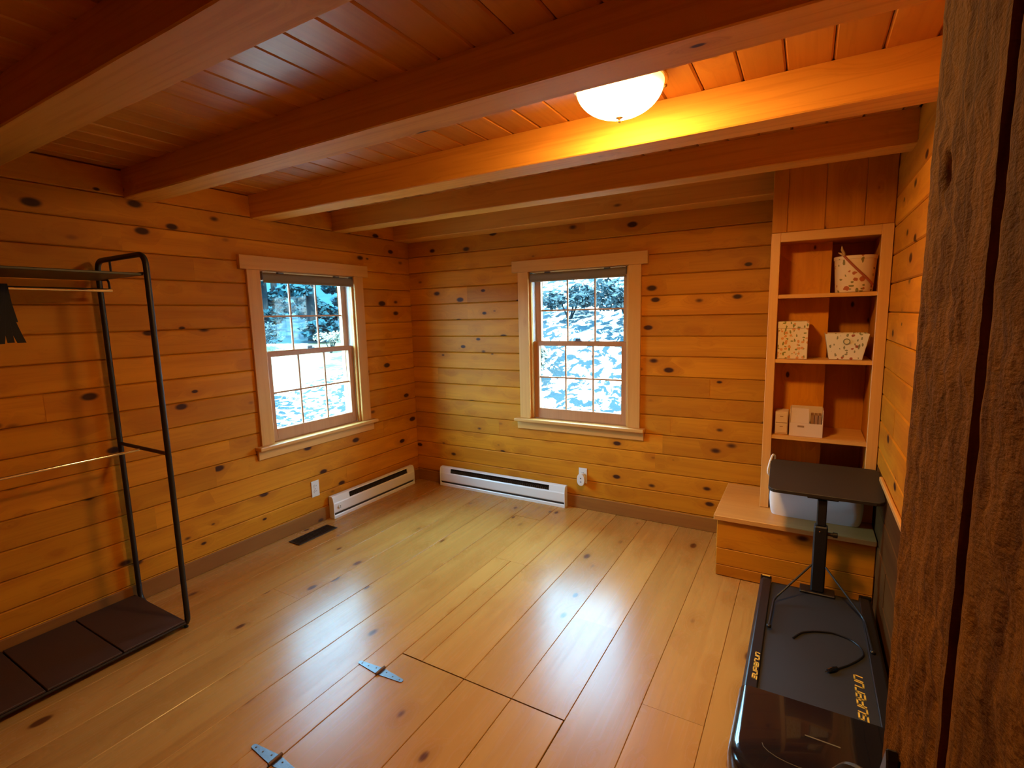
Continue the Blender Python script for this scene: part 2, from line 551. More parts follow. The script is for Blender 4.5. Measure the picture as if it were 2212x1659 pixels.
# ceiling boards along Y
ceiling = tag(MB().box(-0.17, XR + 0.15, YF - 0.15, 0.17, ZC + 0.02, ZC + 0.16).build('ceiling', M['dark_gap']), kind='structure')
cx = sorted(2.858 + 0.132 * k for k in range(-22, 5))
cx = [0.0] + [x for x in cx if 0.03 < x < XR - 0.02] + [XR]
for i in range(len(cx) - 1):
    x0, x1 = cx[i] + 0.001, cx[i + 1] - 0.001
    ch, zt = 0.006, ZC + 0.02
    cuts = sorted([YF, 0.0] + ([random.choice((-0.76, -2.1, -2.77, -1.42))] if random.random() < 0.6 else []))
    for y0, y1 in zip(cuts, cuts[1:]):
        zz = ZC + random.uniform(-0.001, 0.001)
        MB().prism([(x0, y0, zt), (x1, y0, zt), (x1, y0, zz + ch), (x1 - ch, y0, zz), (x0 + ch, y0, zz), (x0, y0, zz + ch)], (0, y1 - y0 - 0.001, 0)).build('board', M['ceil'], ceiling)

# exposed beams
beams = [(-2.84, -2.69, 2.147, 'heavy ceiling beam closest to the viewer, crossing the dark upper corner'),
         (-2.165, -2.03, 2.147, 'dark faced ceiling beam just in front of the lit dome lamp'),
         (-1.475, -1.335, 2.147, 'ceiling beam just behind the dome lamp, its face glowing orange'),
         (-0.830, -0.705, 2.150, 'knotty ceiling beam second from the back window wall'),
         (-0.178, 0.0, 2.150, 'ceiling beam lying flat against the back window wall')]
for k in range(2):
    y = -3.52 - 0.69 * k
    beams.append((y - 0.14, y, 2.147, None))
for (y0, y1, zb, lab) in beams:
    if lab is None:
        lab = 'unseen ceiling beam over the dark end of the room'
    nseg = 24
    mb = MB()
    x1 = XR if y0 != -0.178 else 2.90
    n = 30
    ringv, fs = [], []
    for i in range(n + 1):
        x = x1 * i / n
        j = lambda s: noise.noise(Vector((x * 3 + s * 7.1, y0 * 5, s))) * 0.0022
        c = 0.004
        pr = [(y0 + j(0), zb + c), (y0 + c, zb + j(1)), (y1 - c, zb + j(2)), (y1 + (j(3) if y1 < 0 else 0), zb + c), (y1, ZC), (y0 + j(4), ZC)]
        ringv += [(x, a, b) for a, b in pr]
    m = 6
    for i in range(n):
        for k in range(m):
            fs.append((i * m + k, i * m + (k + 1) % m, (i + 1) * m + (k + 1) % m, (i + 1) * m + k))
    fs += [tuple(range(m)), tuple(n * m + k for k in range(m))[::-1]]
    mb.add(ringv, fs)
    if lab.startswith('unseen'):
        continue
    tag(mb.build('ceiling_beam', M['beam_x']), lab, 'beam', 'exposed ceiling beams')

# rough timber posts at the right
def timber(y0, y1, xf, label, seed, low=0.0):
    zt = 2.146
    r = 0.022
    path = []
    w = y1 - y0
    ns = 46
    for i in range(ns + 1):
        path.append((xf, y0 + (w - r) * i / ns, -1, 0))
    for k in range(1, 7):
        a = k / 6 * math.pi / 2
        path.append((xf + r - r * math.cos(a), y1 - r + r * math.sin(a), -math.cos(a), math.sin(a)))
    path += [(xf + r + (XR - 0.002 - xf - r) * k / 6, y1, 0, 1) for k in range(1, 7)]
    path += [(XR - 0.002, y0, 0, 0), (xf + 0.01, y0, 0, 0)]
    nz = 200
    vs, fs = [], []
    m = len(path)
    for j in range(nz + 1):
        z = zt * j / nz
        for i, (x, y, nx, ny) in enumerate(path):
            s = y - nx * 0.0 + x * 0.4
            saw = noise.noise(Vector((s * 22 + z * 9, z * 38 - s * 20, seed))) * 0.0045
            ridge = noise.ridged_multi_fractal(Vector((s * 16 + z * 2.5, z * 7 - s * 5, seed + 3)), 0.9, 2.1, 4, 0.8, 2.0)
            low_w = max(0.0, min(1.0, (1.22 - z + 0.35 * noise.noise(Vector((s * 5, z * 4, seed + 9)))) / 0.25))
            d = saw * (1.0 - 0.4 * low_w) + (ridge - 1.0) * 0.0075 * (0.10 + 0.90 * low_w) + noise.noise(Vector((s * 70, z * 4.0, seed + 5))) * 0.003 * low_w
            d += 0.0022 * noise.noise(Vector((s * 60 + z * 40, z * 95 - s * 55, seed + 13)))
            if seed == 1.0:      # knot hole high on the post
                d -= 0.022 * math.exp(-((y + 2.835) / 0.010) ** 2 - ((z - 1.63) / 0.016) ** 2)
            if i > ns - 3:
                d = d * 0.25
            if i < 3:
                d = -abs(d) * 0.3
            vs.append((x + nx * d, y + ny * d, z))
    for j in range(nz):
        for i in range(m):
            fs.append((j * m + i, j * m + (i + 1) % m, (j + 1) * m + (i + 1) % m, (j + 1) * m + i))
    fs += [tuple(range(m))[::-1], tuple(nz * m + k for k in range(m))]
    mb = MB((xf + 0.1, (y0 + y1) / 2, 0)).add(vs, fs)
    o = mb.build('timber_post', M['timber'], smooth=True)
    o.location = (xf + 0.1, (y0 + y1) / 2, 0)
    return tag(o, label, 'post', 'rough timber posts')


timber(-3.005, -2.735, 3.203, 'rough hewn timber post with a ragged edge, beside the treadmill', 1.0)
timber(-3.32, -3.008, 3.204, 'dark rough timber post cut off by the picture edge, beyond the seam', 11.0)


# ------------------------------------------------------------------ windows
def window(name, loc, rz, hax):
    root = tag(empty(name, loc, rz), kind='structure')
    T = M['trim_' + hax]
    TZ = M['trim_z']
    S, SZ = M['sash'][hax], M['sash']['z']
    H = 0.3955
    z0, z1 = 0.68, 1.828
    MB().box(-0.533, 0.533, -0.030, 0.0, z1, 1.915).build('head_casing', T, root, bevel=0.002)
    for s in (-1, 1):
        MB().box(s * H, s * 0.486, -0.020, 0.0, z0, z1).build('side_casing', TZ, root, bevel=0.002)
        MB().box(s * (H - 0.004), s * (H + 0.0), 0.0, 0.17, z0 - 0.02, z1).build('jamb', TZ, root)
        MB().box(s * (H - 0.016), s * (H - 0.004), 0.0, 0.026, z0, z1).build('stop', TZ, root, bevel=0.002)
        MB().box(s * (H - 0.014), s * (H - 0.004), 0.028, 0.125, z0, z1).build('jamb_liner', M['vinyl'], root, bevel=0.002)
    MB().box(-H, H, 0.0, 0.17, z1 - 0.006, z1).build('head_jamb', T, root)
    MB().box(-H, H, -0.002, 0.17, z0 - 0.025, z0 - 0.002).build('sill', T, root)
    MB().box(-0.525, 0.525, -0.062, -0.0005, z0 - 0.025, z0).build('stool', T, root, bevel=0.005, segs=2)
    MB().box(-0.515, 0.515, -0.018, 0.0, 0.590, z0 - 0.026).build('apron', T, root, bevel=0.003)

    def sash(nm, y0, y1, a, b, bot, top, W):
        st = 0.045
        mb = MB()
        mb.box(-W, -W + st, y0, y1, a, b).box(W - st, W, y0, y1, a, b).box(-W + st, W - st, y0, y1, a, a + bot).box(-W + st, W - st, y0, y1, b - top, b)
        so = mb.build(nm, SZ, root, bevel=0.003)
        g0, g1, h0, h1 = -W + st, W - st, a + bot, b - top
        ym = (y0 + y1) / 2
        cw = (g1 - g0) / 3
        for k in (1, 2):
            MB().box(g0 + k * cw - 0.006, g0 + k * cw + 0.006, ym - 0.007, ym + 0.007, h0, h1).build('muntin', SZ, so, bevel=0.002)
        MB().box(g0, g1, ym - 0.0068, ym + 0.0068, (h0 + h1) / 2 - 0.006, (h0 + h1) / 2 + 0.006).build('muntin', S, so, bevel=0.002)
        for i in range(3):
            for j in range(2):
                MB().box(g0 + i * cw + 0.0062, g0 + (i + 1) * cw - 0.0062, ym - 0.0015, ym + 0.0015, h0 + j * (h1 - h0) / 2 + 0.0062, h0 + (j + 1) * (h1 - h0) / 2 - 0.0062).build('pane', M['glass'], so)
        return so
    lo = sash('lower_sash', 0.030, 0.066, z0 + 0.002, 1.292, 0.080, 0.034, H - 0.016)
    up = sash('upper_sash', 0.074, 0.110, 1.262, z1 - 0.008, 0.030, 0.050, H - 0.016)
    MB().box(-0.035, 0.025, 0.034, 0.058, 1.2925, 1.302).box(-0.028, 0.012, 0.040, 0.052, 1.302, 1.316).build('sash_lock', M['steel'], lo, bevel=0.002)
    return root


window('window_1', (0.0, -1.059, 0), math.pi / 2, 'y')
window('window_2', (1.6045, 0.0, 0), 0.0, 'x')


def blind(loc, rz, label):
    r = thing('roller_blind', loc, label, 'blind', 'rolled up window blinds', rz)
    H = 0.376
    MB().lathe([(0.0, -H), (0.021, -H), (0.021, H), (0.0, H)], (0, 0.002, 1.792), 20, 'x').build('roller', M['blind'], r, smooth=True)
    MB().box(-H, H, -0.0215, -0.0195, 1.762, 1.792).build('cloth_hem', M['blind'], r)
    MB().box(-H, H, -0.027, -0.015, 1.748, 1.763).build('bottom_bar', M['blind'], r, bevel=0.003)
    MB().tube([(0.012 * math.cos(a * 0.5236), -0.021, 1.741 + 0.010 * math.sin(a * 0.5236)) for a in range(12)], 0.0022, 6, True).build('pull_ring', M['white_plastic'], r)
    for s in (-1, 1):
        MB().box(s * (H + 0.0005), s * (H + 0.003), -0.02, 0.024, 1.768, 1.8215).build('bracket', M['steel'], r)
        MB().box(s * (H - 0.16), s * (H - 0.12), -0.012, 0.012, 1.8135, 1.8215).build('clip', M['steel'], r)
    return r


blind((0.0, -1.059, 0), math.pi / 2, 'taupe roller blind rolled up at the top of the window beside the clothes rack')
blind((1.6045, 0.0, 0), 0.0, 'taupe roller blind rolled up at the top of the window above the longer heater')

# ------------------------------------------------------------------ trap door with strap hinges, floor register
td = thing('trap_door', (1.979, -2.365, 0), 'plank trap door set flush in the pine floor with two strap hinges', 'trap door')
o3 = (1.979, -2.365, 0)
for a, b in ((TX0, 1.921), (1.921, 2.1495), (2.1495, TX1 - 0.002)):
    plank(a + 0.001, b, TY0, TY1 - 0.003, 0.0006, td, M['floor'], o3)
for yh in (-2.106, -2.604):
    h = MB(o3)
    for s, L in ((-1, 0.128), (1, 0.126)):
        x0 = TX0 + s * 0.006
        x1 = TX0 + s * L
        h.prism([(x0, yh - 0.020, 0.0012), (x0, yh + 0.020, 0.0012), (x1 - s * 0.006, yh + 0.009, 0.0012), (x1, yh + 0.004, 0.0012), (x1, yh - 0.004, 0.0012), (x1 - s * 0.006, yh - 0.009, 0.0012)], (0, 0, 0.0025))
    ho = h.build('strap_hinge', M['steel'], td)
    MB(o3).lathe([(0, -0.026), (0.0055, -0.026), (0.0065, 0.0), (0.0055, 0.026), (0, 0.026)], (TX0, yh, 0.007), 12, 'y').build('hinge_barrel', M['rust'], ho, smooth=True)
    for s in (-1, 1):
        for d in (0.03, 0.07, 0.108):
            MB(o3).lathe([(0.0032, 0.0), (0.0028, 0.0012), (0, 0.0016)], (TX0 + s * d, yh + (0.006 if d < 0.05 else 0), 0.0037), 8).build('screw', M['rust'], ho)

rg = thing('floor_register', (0.155, -1.31, 0), 'dark slotted heating register in the floor by the window wall', 'vent')
o3 = (0.155, -1.31, 0)
MB(o3).box(0.105, 0.205, -1.46, -1.16, 0.0006, 0.0016).build('duct_opening', plain('register_dark', (0.010, 0.006, 0.004), 0.8), rg)
fr = MB(o3)
fr.box(0.098, 0.112, -1.47, -1.15, 0.0006, 0.005).box(0.198, 0.212, -1.47, -1.15, 0.0006, 0.005).box(0.112, 0.198, -1.47, -1.457, 0.0006, 0.005).box(0.112, 0.198, -1.163, -1.15, 0.0006, 0.005)
M['register'] = plain('register_brown_steel', (0.035, 0.018, 0.010), 0.5, 0.5)
fr.build('frame', M['register'], rg, bevel=0.001)
for k in range(19):
    y = -1.452 + k * 0.0155
    MB(o3).box(0.112, 0.198, y, y + 0.005, 0.0017, 0.0042).build('slat', M['register'], rg)


# ------------------------------------------------------------------ baseboard heaters
def heater(loc, rz, L, label, knob):
    r = thing('baseboard_heater', loc, label, 'heater', 'electric baseboard heaters', rz)
    a, b = -L / 2, L / 2
    D, Ht = 0.060, 0.170
    W = M['white_metal']
    e0, e1 = 0.105, 0.135
    if knob:
        e0, e1 = 0.16, 0.075
    # core and fins behind the slots
    MB().box(a + 0.012, b - 0.012, -0.012, -0.0135, 0.004, 0.150).build('back_plate', M['slot'], r)
    fins = MB()
    nf = int((L - e0 - e1) / 0.018)
    for i in range(nf):
        x = a + e0 + (i + 0.5) * (L - e0 - e1) / nf
        fins.box(x - 0.0012, x + 0.0012, -0.046, -0.0137, 0.055, 0.140)
    tag(fins.build('fin', M['fin'], r), kind='stuff')
    MB().box(a + 0.010, b - 0.010, -D + 0.012, -D + 0.0145, 0.020, 0.044).build('lower_slot', M['slot'], r)
    # top cover curving forward
    prof = [(0.0125, 0.150), (0.0125, Ht), (0.030, Ht), (0.040, Ht - 0.002), (0.045, Ht - 0.006), (0.046, Ht - 0.010), (0.044, Ht - 0.010), (0.042, Ht - 0.006), (0.036, Ht - 0.004), (0.015, Ht - 0.004), (0.015, 0.150)]
    MB().prism([(a + 0.006, -p, z) for p, z in prof], (L - 0.012, 0, 0)).build('top_cover', W, r)
    # front panel with rolled edges, between the slots
    prof = [(0.050, 0.121), (0.054, 0.121), (0.060, 0.112), (0.060, 0.048), (0.055, 0.040), (0.052, 0.040), (0.056, 0.050), (0.056, 0.110)]
    MB().prism([(a + 0.006, -p, z) for p, z in prof], (L - 0.012, 0, 0)).build('front_panel', W, r)
    prof = [(0.0125, 0.0), (0.062, 0.0), (0.062, 0.020), (0.058, 0.026), (0.055, 0.026), (0.058, 0.018), (0.058, 0.004), (0.0125, 0.004)]
    MB().prism([(a + 0.006, -p, z) for p, z in prof], (L - 0.012, 0, 0)).build('bottom_panel', W, r)
    # end sections closing the upper slot
    for s, e in ((a + 0.0065, e0), (b - 0.0065, -e1)):
        MB().prism([(s, -0.046, 0.120), (s, -0.0545, 0.120), (s, -0.0465, Ht - 0.0095), (s, -0.040, Ht - 0.0095)], (e, 0, 0)).build('end_section', W, r)
    for s0, s1 in ((a, a + 0.006), (b - 0.006, b)):
        MB().prism([(s0, -0.0122, 0), (s0, -0.0625, 0), (s0, -0.0625, 0.12), (s0, -0.056, Ht - 0.012), (s0, -0.045, Ht + 0.001), (s0, -0.0122, Ht + 0.001)], (s1 - s0, 0, 0)).build('end_cap', W, r, bevel=0.001)
    if knob:
        k = MB().lathe([(0.016, 0), (0.016, -0.004), (0.013, -0.012), (0.0, -0.013)], (a + 0.055, -0.060, 0.085), 20, 'y').build('thermostat_knob', W, r, smooth=True)
        MB().box(a + 0.0535, a + 0.0565, -0.0755, -0.0722, 0.074, 0.096).build('pointer', M['grey_plastic'], k)
    return r


heater((0.0, -0.590, 0.0), math.pi / 2, 0.915, 'short cream baseboard heater with a thermostat knob, under the side window', True)
heater((0.910, 0.0, 0.0), 0.0, 1.225, 'long cream baseboard heater under the back window', False)


def outlet(loc, rz, label):
    r = thing('wall_outlet', loc, label, 'outlet', 'white wall outlets', rz)
    MB().box(-0.034, 0.034, -0.0062, -0.002, -0.060, 0.060).build('cover_plate', M['white_plastic'], r, bevel=0.002)
    for zc in (0.020, -0.020):
        f = MB().prism([(math.cos(a * 0.3927 + 0.196) * 0.0165, -0.0062, zc + math.sin(a * 0.3927 + 0.196) * 0.0145) for a in range(16)], (0, -0.0022, 0)).build('receptacle', M['white_plastic'], r)
        for dx in (-0.006, 0.006):
            MB().box(dx - 0.0012, dx + 0.0012, -0.0088, -0.0084, zc - 0.002, zc + 0.007).build('slot', M['slot'], f)
    MB().lathe([(0.003, 0), (0.002, -0.0012), (0, -0.0014)], (0, -0.0062, 0), 8, 'y').build('screw', M['steel'], r)
    return r


outlet((0.0, -1.152, 0.265), math.pi / 2, 'cream double outlet on the window wall near the short heater')
outlet((1.651, 0.0, 0.265), 0.0, 'white double outlet behind the plugged in device, beside the long heater')
pg = thing('plug_in_device', (1.651, -0.0092, 0.243), 'white oval plug-in device stuck in the outlet beside the long heater', 'plug-in device')
ov = [(0.031 * math.copysign(abs(math.cos(a * 0.2618)) ** 0.8, math.cos(a * 0.2618)), 0.047 * math.copysign(abs(math.sin(a * 0.2618)) ** 0.9, math.sin(a * 0.2618))) for a in range(24)]
MB().prism([(x * 0.9, 0.0, z * 0.92) for x, z in ov], (0, -0.012, 0)).prism([(x, -0.012, z) for x, z in ov], (0, -0.030, 0)).build('body', M['white_plastic'], pg, bevel=0.003, segs=2)
MB().box(-0.006, 0.006, -0.0435, -0.0415, -0.022, -0.010).build('button', M['grey_plastic'], pg, bevel=0.001)
MB().lathe([(0.005, 0.0), (0.0045, -0.002), (0, -0.0022)], (0.0, -0.0415, 0.012), 12, 'y').build('sensor', M['slot'], pg)

# ------------------------------------------------------------------ ceiling lamp
LX, LY = 2.505, -1.752
lp = thing('ceiling_lamp', (LX, LY, ZC), 'lit frosted glass dome lamp with a small finial, mounted between two beams', 'lamp')
o3 = (LX, LY, ZC)
MB(o3).lathe([(0.0, ZC - 0.001), (0.135, ZC - 0.001), (0.150, ZC - 0.010), (0.158, ZC - 0.024), (0.156, ZC - 0.030), (0.147, ZC - 0.031), (0.0, ZC - 0.020)], (LX, LY, 0), 48).build('pan', M['brass'], lp, smooth=True)
zr = ZC - 0.030
MB(o3).lathe([(0.146 * math.cos(t * math.pi / 2 / 14), zr - 0.100 * math.sin(t * math.pi / 2 / 14)) for t in range(14)] + [(0.0, zr - 0.100)], (LX, LY, 0), 48).build('glass_bowl', M['lamp'], lp, smooth=True)
MB(o3).lathe([(0.0, zr - 0.098), (0.013, zr - 0.1005), (0.013, zr - 0.103), (0.006, zr - 0.106), (0.004, zr - 0.110), (0.0065, zr - 0.114), (0.005, zr - 0.118), (0.0, zr - 0.120)], (LX, LY, 0), 16).build('finial', M['brass'], lp, smooth=True)
for k in range(3):
    a = 0.6 + k * 2.094
    MB(o3).lathe([(0.0, 0.0), (0.005, 0.002), (0.007, 0.008), (0.004, 0.013), (0, 0.014)], (LX + 0.158 * math.cos(a), LY + 0.158 * math.sin(a), zr - 0.006), 10).build('thumb_screw', M['brass'], lp, smooth=True)

# ------------------------------------------------------------------ bench and built-in bookcase
BY = -0.59
bn = thing('corner_bench', (3.07, -0.30, 0), 'low plank bench built into the corner below the bookcase', 'bench')
o3 = (3.07, -0.30, 0)
MB(o3).box(2.686, XR - 0.003, -0.61, -0.003, 0.334, 0.362).build('top', M['trim_x'], bn, bevel=0.003)
for z0, z1 in ((0.002, 0.066), (0.066, 0.165), (0.165, 0.333)):
    MB(o3).box(2.702, XR - 0.003, BY, BY + 0.02, z0 + 0.0008, z1 - 0.0008).build('front_board', M['pine_x'], bn, bevel=0.003)
MB(o3).box(2.704, 2.722, BY + 0.021, -0.014, 0.002, 0.333).build('end_panel', M['pine_y'], bn)

bc = thing('bookcase', (3.17, -0.18, 0.362), 'built-in pine bookcase with open shelves above the corner bench', 'bookcase')
o3 = (3.17, -0.18, 0.362)
FY = -0.368
X0, X1, O0, O1 = 2.900, XR - 0.003, 2.945, 3.388
TZm = M['trim_z']
MB(o3).box(X0, O0, FY, FY + 0.02, 0.364, 1.905).build('stile', TZm, bc, bevel=0.002)
MB(o3).box(O1, X1, FY, FY + 0.02, 0.364, 1.905).build('stile', TZm, bc, bevel=0.002)
MB(o3).box(O0, O1, FY + 0.0005, FY + 0.02, 1.856, 1.905).build('top_rail', M['trim_x'], bc, bevel=0.002)
hs = [X0, 2.973, 3.144, 3.314, X1]
for a, b in zip(hs, hs[1:]):
    d = random.uniform(0, 0.002)
    MB(o3).box(a + 0.0008, b - 0.0008, FY + 0.001 + d, FY + 0.02, 1.906, ZC - 0.001).build('header_board', M['pine_z'], bc, bevel=0.003)
for xa, xb in ((X0, O0 - 0.004), (O1 + 0.004, X1)):
    MB(o3).box(xa, xb, FY + 0.021, -0.182, 0.364, 1.90).build('side_panel', M['pine_z'], bc)
MB(o3).box(O0 - 0.004, 3.19, -0.180, -0.162, 0.364, 1.90).build('back_board', M['pine_z'], bc)
MB(o3).box(3.172, 3.19, -0.161, -0.006, 0.364, 1.90).build('back_return', M['pine_z'], bc)
MB(o3).box(3.191, O1 + 0.003, -0.024, -0.006, 0.364, 1.90).build('back_board', M['pine_z'], bc)
MB(o3).box(O1 + 0.004, X1, -0.181, -0.006, 0.364, 1.90).build('side_panel', M['pine_z'], bc)
MB(o3).box(O0 - 0.003, O1 + 0.003, FY + 0.021, -0.026, 1.858, 1.876).build('top_panel', M['pine_x'], bc)
for zt in (1.577, 1.225, 0.795):
    MB(o3).box(O0 + 0.0005, O1 - 0.0005, FY + 0.004, -0.182, zt - 0.020, zt).box(3.1915, O1 - 0.0005, -0.182, -0.026, zt - 0.020, zt).build('shelf', M['trim_x'], bc)

# ------------------------------------------------------------------ things on the shelves
tb = thing('storage_tub', (3.293, -0.262, 1.5775), 'round floral tub with a red-brown rope handle on the top shelf', 'tub')
MB().lathe([(0.0, 0.001), (0.080, 0.001), (0.083, 0.004), (0.093, 0.168), (0.096, 0.170), (0.097, 0.186), (0.0935, 0.186), (0.090, 0.170), (0.080, 0.008), (0.0, 0.006)], (0, 0, 0), 44).build('tub_body', M['floral_tub'], tb, smooth=True)
pts = []
for k in range(19):
    t = k / 18
    a = -2.15 + 1.55 * t
    rr = 0.101 - 0.010 * t
    pts.append((rr * math.cos(a), rr * math.sin(a), 0.186 - 0.150 * t - 0.012 * math.sin(math.pi * t)))
MB().tube(pts, 0.0058, 8).build('rope_handle', M['rope'], tb, smooth=True)
e = pts[0]
MB().tube([e, (e[0] - 0.002, e[1] + 0.006, 0.20), (e[0] - 0.010, e[1] + 0.010, 0.218), (e[0] - 0.012, e[1] + 0.010, 0.238)], [0.006, 0.007, 0.006, 0.002], 7).tube([e, (e[0] - 0.012, e[1] + 0.006, 0.198), (e[0] - 0.026, e[1] + 0.012, 0.205)], [0.005, 0.006, 0.002], 7).build('rope_tail', M['hemp'], tb, smooth=True)

fb = thing('keepsake_box', (3.025, -0.285, 1.2255), 'tall square box printed with green leaves, on the second shelf', 'box')
MB().box(-0.072, 0.072, -0.062, 0.062, 0.001, 0.168).build('box_body', M['floral_box'], fb, bevel=0.002)
MB().box(-0.0745, 0.0745, -0.0645, 0.0645, 0.1685, 0.206).build('lid', M['floral_box'], fb, bevel=0.002)

tr = thing('storage_tray', (3.273, -0.262, 1.2255), 'cream floral tray with flared sides, on the second shelf', 'tray')
def frust(b, t, z0, z1, wall):
    (bx, by), (tx, ty) = b, t
    o = [(-bx, -by, z0), (bx, -by, z0), (bx, by, z0), (-bx, by, z0), (-tx, -ty, z1), (tx, -ty, z1), (tx, ty, z1), (-tx, ty, z1)]
    i = [(-bx + wall, -by + wall, z0 + wall), (bx - wall, -by + wall, z0 + wall), (bx - wall, by - wall, z0 + wall), (-bx + wall, by - wall, z0 + wall),
         (-tx + wall, -ty + wall, z1), (tx - wall, -ty + wall, z1), (tx - wall, ty - wall, z1), (-tx + wall, ty - wall, z1)]
    return o + i, [(0, 3, 2, 1), (0, 1, 5, 4), (1, 2, 6, 5), (2, 3, 7, 6), (3, 0, 4, 7), (8, 9, 10, 11), (8, 12, 13, 9), (9, 13, 14, 10), (10, 14, 15, 11), (11, 15, 12, 8),
                   (4, 5, 13, 12), (5, 6, 14, 13), (6, 7, 15, 14), (7, 4, 12, 15)]
MB().add(*frust((0.074, 0.062), (0.098, 0.088), 0.001, 0.138, 0.004)).build('tray_body', M['floral_tray'], tr, bevel=0.0015)
MB().tube([(0.014 * math.cos(a * 0.2618), -0.0820 - 0.0008, 0.098 + 0.014 * math.sin(a * 0.2618)) for a in range(24)], 0.0022, 6, True).build('ring_emblem', plain('emblem_green', (0.16, 0.17, 0.07), 0.5), tr, smooth=True)

db = thing('drawer_box', (2.990, -0.285, 0.7955), 'narrow cream box of two small drawers on the third shelf', 'box')
MB().box(-0.032, 0.032, -0.045, 0.06, 0.001, 0.130).build('case', M['cream_card'], db, bevel=0.002)
for z in (0.010, 0.068):
    d = MB().box(-0.029, 0.029, -0.0495, -0.0455, z, z + 0.052).build('drawer', M['cream_card'], db, bevel=0.0015)
    MB().box(-0.008, 0.008, -0.0515, -0.0497, z + 0.034, z + 0.038).build('pull', M['brown_card'], d)
mf = thing('paper_organizer', (3.110, -0.285, 0.7955), 'pale card organizer with brown cards standing in it, on the third shelf', 'organizer')
MB().box(-0.080, 0.080, -0.060, -0.056, 0.001, 0.075).box(-0.080, -0.076, -0.056, 0.06, 0.001, 0.15).box(0.076, 0.080, -0.056, 0.06, 0.001, 0.15).box(-0.076, 0.076, 0.056, 0.06, 0.001, 0.155).box(-0.076, 0.076, -0.056, 0.056, 0.001, 0.004).build('tray', M['cream_card'], mf)
MB().prism([(-0.074, -0.055, 0.005), (0.020, -0.055, 0.005), (0.010, -0.055, 0.158), (-0.074, -0.055, 0.160)], (0, 0.006, 0)).build('card', M['cream_card'], mf)
for x in (0.022, 0.040, 0.058):
    MB().box(x, x + 0.0145, -0.050, 0.03, 0.005, 0.122).build('card', M['brown_card'], mf)
MB().box(-0.040, -0.008, -0.0612, -0.0602, 0.052, 0.062).build('label_slot', M['brown_card'], mf)

# white fabric bin, soft sided
bi = thing('fabric_bin', (3.172, -0.335, 0.3625), 'white soft fabric bin with a rope handle on the corner bench', 'bin')
n, rows = 48, 14
vs, fs = [], []
for j in range(rows + 1):
    z = 0.242 * j / rows
    for i in range(n):
        a = 6.28318 * (i + 0.5) / n
        cx_, sx_ = math.cos(a), math.sin(a)
        hx, hy = 0.214, 0.132
        e = 0.22
        x = hx * math.copysign(abs(cx_) ** e, cx_)
        y = hy * math.copysign(abs(sx_) ** e, sx_)
        bul = 1.0 + 0.020 * math.sin(math.pi * min(1, j / rows * 1.4)) - 0.03 * max(0, 1 - j / 1.2)
        w = noise.noise(Vector((x * 14, y * 14, z * 14))) * 0.006
        vs.append((x * bul + w * cx_, min(y * bul + w * sx_, 0.14), z + 0.001))
for j in range(rows):
    for i in range(n):
        fs.append((j * n + i, j * n + (i + 1) % n, (j + 1) * n + (i + 1) % n, (j + 1) * n + i))
m0 = len(vs)
for i in range(n):
    x, y, z = vs[rows * n + i]
    vs.append((x * 0.975, y * 0.975, z - 0.001))
for i in range(n):
    x, y, z = vs[i]
    vs.append((x * 0.95, y * 0.95, 0.006))
for i in range(n):
    k = (i + 1) % n
    fs += [(rows * n + i, rows * n + k, m0 + k, m0 + i), (m0 + i, m0 + k, m0 + n + k, m0 + n + i)]
fs += [tuple(range(n))[::-1], tuple(m0 + n + i for i in range(n))]
MB().add(vs, fs).build('bin_body', M['linen'], bi, smooth=True)
MB().tube(arc_path([(-0.214, -0.115, 0.215), (-0.234, -0.134, 0.238), (-0.228, -0.125, 0.285), (-0.214, -0.085, 0.335), (-0.205, 0.02, 0.30), (-0.212, 0.05, 0.225)], 0.03), 0.0055, 8).build('rope_handle', M['linen'], bi, smooth=True)

# ------------------------------------------------------------------ walking treadmill
AX0, AX1 = 2.942, 3.418
tm = thing('treadmill', (3.18, -1.39, 0), 'black folding walking treadmill with yellow lettering beside the timber post', 'treadmill')
o3 = (3.18, -1.39, 0)
BP = M['black_plastic']
MB(o3).box(AX0 + 0.030, AX1 - 0.030, -1.70, -0.755, 0.030, 0.108).build('deck', BP, tm)
MB(o3).box(AX0 + 0.050, AX1 - 0.050, -1.69, -0.765, 0.1085, 0.113).build('belt', M['belt'], tm)
for s, xa, xb in ((1, AX0, AX0 + 0.052), (-1, AX1 - 0.052, AX1)):
    MB(o3).prism([(xa if s > 0 else xb, -1.70, 0.022), (xb if s > 0 else xa, -1.70, 0.022), (xb if s > 0 else xa, -1.70, 0.124), (xa + 0.012 if s > 0 else xb - 0.012, -1.70, 0.124), (xa if s > 0 else xb, -1.70, 0.108)], (0, 0.955, 0)).build('side_rail', BP, tm, bevel=0.003)
    MB(o3).box(xa - 0.0, xb, -0.744, -0.722, 0.020, 0.130).build('rear_cap', M['gloss_black'], tm, bevel=0.006, segs=2)
MB(o3).lathe([(0, AX0 + 0.054), (0.024, AX0 + 0.054), (0.024, AX1 - 0.054), (0, AX1 - 0.054)], (0, -0.748, 0.083), 16, 'x').build('rear_roller', BP, tm, smooth=True)
